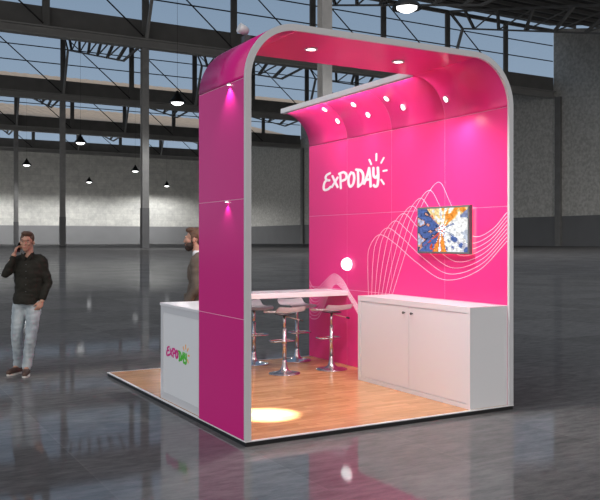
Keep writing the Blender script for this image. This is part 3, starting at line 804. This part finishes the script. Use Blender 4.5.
JEANS = noisy('pale_jeans', (.22, .26, .29), (.42, .47, .49), 7, .85, stretch=(1, 1, .4), lo=.35, hi=.62)
bm = bmesh.new()
ell(bm, (-.015, .012, .93), (.160, .118, .12))
for h_, k_, an in ((hipL, knL, anL), (hipR, knR, anR)):
    mid = ((k_[0] + an[0]) / 2, (k_[1] + an[1]) / 2 + .015, (k_[2] + an[2]) / 2 + .04)
    limb(bm, [h_, ((h_[0] + k_[0]) / 2, (h_[1] + k_[1]) / 2, (h_[2] + k_[2]) / 2), k_, mid, (an[0], an[1] + .0, an[2] + .012)], [.100, .086, .070, .064, .060])
fuse('jeans', bm, JEANS, p1, .009, 3, wrinkle=.008, wscale=9)
SHOE = noisy('brown_leather', (.045, .022, .014), (.08, .04, .026), 20, .5)
for an, to in ((anL, toL), (anR, toR)):
    an, to = Vector(an), Vector(to); d = to - an; d.z = 0; d.normalize()
    bm = bmesh.new(); heel = Vector((an.x, an.y, .045)) - d * .035
    limb(bm, [heel, Vector((an.x, an.y, .055)) + d * .06, Vector((an.x, an.y, .042)) + d * .19], [.042, .048, .036]); limb(bm, [heel, Vector((an.x, an.y, .11))], [.042, .048])
    for v in bm.verts: v.co.z = max(v.co.z, .014)
    sh = fuse('shoe', bm, SHOE, p1, .006, 2)
    bm = bmesh.new(); sd = Vector((-d.y, d.x, 0)); poly = []
    for k in range(20):
        t = 2 * PI * k / 20; c = Vector((an.x, an.y, 0)) + d * (.075 + .148 * math.cos(t)) + sd * (.047 * math.sin(t)); poly.append((c.x, c.y))
    prism(bm, poly, .001, .024, 'Z'); obj('sole', bm, pbr('pale_sole', (.55, .52, .48), .6), sh)
ph = obj('phone', bx((-.033, -.005, -.060), (.033, .005, .060), .004), pbr('black_phone', (.008, .008, .009), .2))
ph.matrix_world = p1.matrix_basis @ Matrix.Identity(4)
from mathutils import Euler
M1 = Matrix.Translation((-0.844, 4.555, 0)) @ Matrix.Rotation(-a_, 4, 'Z') @ Matrix.Translation((-.090, -.075, 1.612)) @ Euler((.15, .25, 1.1)).to_matrix().to_4x4()
ph.matrix_world = M1
tag(ph, 'black mobile phone held to the ear of the man in jeans', 'phone')

# ---- man behind the counter, facing left
p2 = thing('person', 'bearded man in brown suit jacket standing behind the reception counter, in profile', 'person', (.66, 2.66, BZ), -a_ - PI / 2)
HEAD = Matrix.Translation((.0, -.03, 1.665)) @ Matrix.Diagonal((1.03, 1.03, 1.03, 1))
bm = bmesh.new(); head_parts(bm, HEAD)
limb(bm, [(0, .0, 1.59), (0, .015, 1.49), (0, .03, 1.38)], [.054, .057, .06])
ell(bm, (0, .02, 1.27), (.17, .115, .20)); ell(bm, (0, .015, 1.07), (.145, .105, .18)); ell(bm, (0, .01, .94), (.16, .115, .12))
hands = []
for s in (-1, 1):
    sh_, el_, wr_ = (s * .185, .02, 1.42), (s * .235, .04, 1.13), (s * .205, -.10, .92)
    limb(bm, [(0, .02, 1.35), sh_, el_, wr_], [.07, .058, .042, .028])
    hand(bm, wr_, (-s * .1, -.35, -.93), (s * .9, -.2, 0), (-s * .1, -.9, .3), .35)
    limb(bm, [(s * .09, .01, .90), (s * .10, -.01, .50), (s * .105, .03, .10)], [.088, .056, .037]); limb(bm, [(s * .105, .03, .10), (s * .115, -.11, .035)], [.037, .028])
body = fuse('body', bm, SKIN, p2, .006, 3)
face_details(body, HEAD, HAIRM)
T = lambda p: HEAD @ Vector(p); q = HEAD.to_quaternion()
bm = bmesh.new()
ell(bm, T((0, .028, .055)), (.082, .097, .083), q, 20); ell(bm, T((0, -.03, .105)), (.064, .064, .036), q, 20); ell(bm, T((0, .07, -.005)), (.070, .045, .075), q, 16)
for s in (-1, 1): ell(bm, T((s * .068, .0, .035)), (.014, .03, .055), q, 12)
fuse('hair', bm, noisy('auburn_hair', (.07, .033, .018), (.13, .065, .035), 40, .6), p2, .006, 1, wrinkle=.004, wscale=40)
bm = bmesh.new()
ell(bm, T((0, -.056, -.092)), (.046, .048, .040), q, 16); ell(bm, T((0, -.030, -.085)), (.056, .05, .030), q, 16)
for s in (-1, 1): ell(bm, T((s * .050, -.040, -.060)), (.021, .046, .030), q, 12); ell(bm, T((s * .066, -.012, -.030)), (.010, .016, .040), q, 12); ell(bm, T((s * .019, -.098, -.046)), (.018, .008, .007), q, 10)
fuse('beard', bm, noisy('dark_beard', (.025, .013, .009), (.045, .024, .016), 40, .7), p2, .005, 1, wrinkle=.003, wscale=50)
SUIT = cloth('taupe_suit', (.085, .068, .055), (.12, .098, .080), 14)
bm = bmesh.new()
ell(bm, (0, .025, 1.28), (.195, .135, .20)); ell(bm, (0, .02, 1.06), (.178, .132, .22)); bar(bm, (0, .02, 1.05), (0, .02, .80), .165, .185, 20)
for s in (-1, 1):
    limb(bm, [(0, .025, 1.38), (s * .185, .02, 1.42), (s * .238, .04, 1.13), (s * .207, -.085, .95)], [.09, .075, .060, .045])
limb(bm, [(-.11, .03, 1.45), (0, .035, 1.485), (.11, .03, 1.45)], [.055, .06, .055])
jk = fuse('jacket', bm, SUIT, p2, .009, 3, wrinkle=.008, wscale=6)
obj('shirt_collar', lathe(bmesh.new(), [(.062, 0), (.066, .0), (.062, .065), (.056, .065), (.062, 0)], (0, .018, 1.475), 24), pbr('white_shirt', (.7, .7, .72), .7), p2, True)
bm = bmesh.new()
ell(bm, (0, .012, .92), (.165, .12, .12))
for s in (-1, 1): limb(bm, [(s * .09, .01, .88), (s * .10, -.01, .50), (s * .105, .03, .13)], [.105, .078, .068])
fuse('trousers', bm, SUIT, p2, .010, 3)
for s in (-1, 1):
    bm = bmesh.new(); limb(bm, [(s * .105, .06, .045), (s * .11, -.05, .045), (s * .118, -.16, .036)], [.042, .046, .034]); limb(bm, [(s * .105, .06, .05), (s * .105, .03, .10)], [.042, .045])
    for v in bm.verts: v.co.z = max(v.co.z, .003)
    fuse('shoe', bm, SHOE, p2, .007, 2)
# ------------------------------------------------------------------ sky, daylight, camera
sc = bpy.context.scene
w = bpy.data.worlds.new('World'); sc.world = w; w.use_nodes = True
n = w.node_tree.nodes; l = w.node_tree.links
bg = n['Background']
tc = n.new('ShaderNodeTexCoord'); sp = n.new('ShaderNodeSeparateXYZ'); r = n.new('ShaderNodeValToRGB')
r.color_ramp.elements[0].position = 0.0; r.color_ramp.elements[1].position = 0.45
r.color_ramp.elements[0].color = (0.34, 0.43, 0.54, 1); r.color_ramp.elements[1].color = (0.16, 0.245, 0.36, 1)
l.new(tc.outputs['Generated'], sp.inputs[0]); l.new(sp.outputs[2], r.inputs[0]); mr = n.new('ShaderNodeMapRange'); mr.inputs['From Min'].default_value = 0.25; mr.inputs['From Max'].default_value = -0.6
mc = n.new('ShaderNodeMixRGB'); mc.inputs[2].default_value = (0.44, 0.42, 0.41, 1)   # bright haze behind the camera
l.new(sp.outputs[1], mr.inputs['Value']); l.new(mr.outputs[0], mc.inputs[0]); l.new(r.outputs[0], mc.inputs[1]); l.new(mc.outputs[0], bg.inputs['Color'])
bg.inputs['Strength'].default_value = 1.0
S = bpy.data.lights.new('daylight', 'SUN'); S.energy = 1.6; S.angle = math.radians(70); S.color = (1, .96, .93)
so = bpy.data.objects.new('daylight', S); COL.objects.link(so)
so.rotation_euler = Vector((1.2, 0.85, -0.62)).to_track_quat('-Z', 'Y').to_euler()
cam = bpy.data.cameras.new('camera'); cam.sensor_width = 36; cam.lens = 801.308 / 600 * 36
cam.shift_y = -(250 - 240.266) / 600; cam.clip_end = 3000; cam.clip_start = 0.05
co = bpy.data.objects.new('camera', cam); COL.objects.link(co)
co.location = CAM; co.rotation_euler = (PI / 2, 0, -YAW)
sc.camera = co
vs = sc.view_settings; vs.view_transform = 'Standard'; vs.look = 'None'; vs.exposure = 0; vs.gamma = 1; vs.use_curve_mapping = False
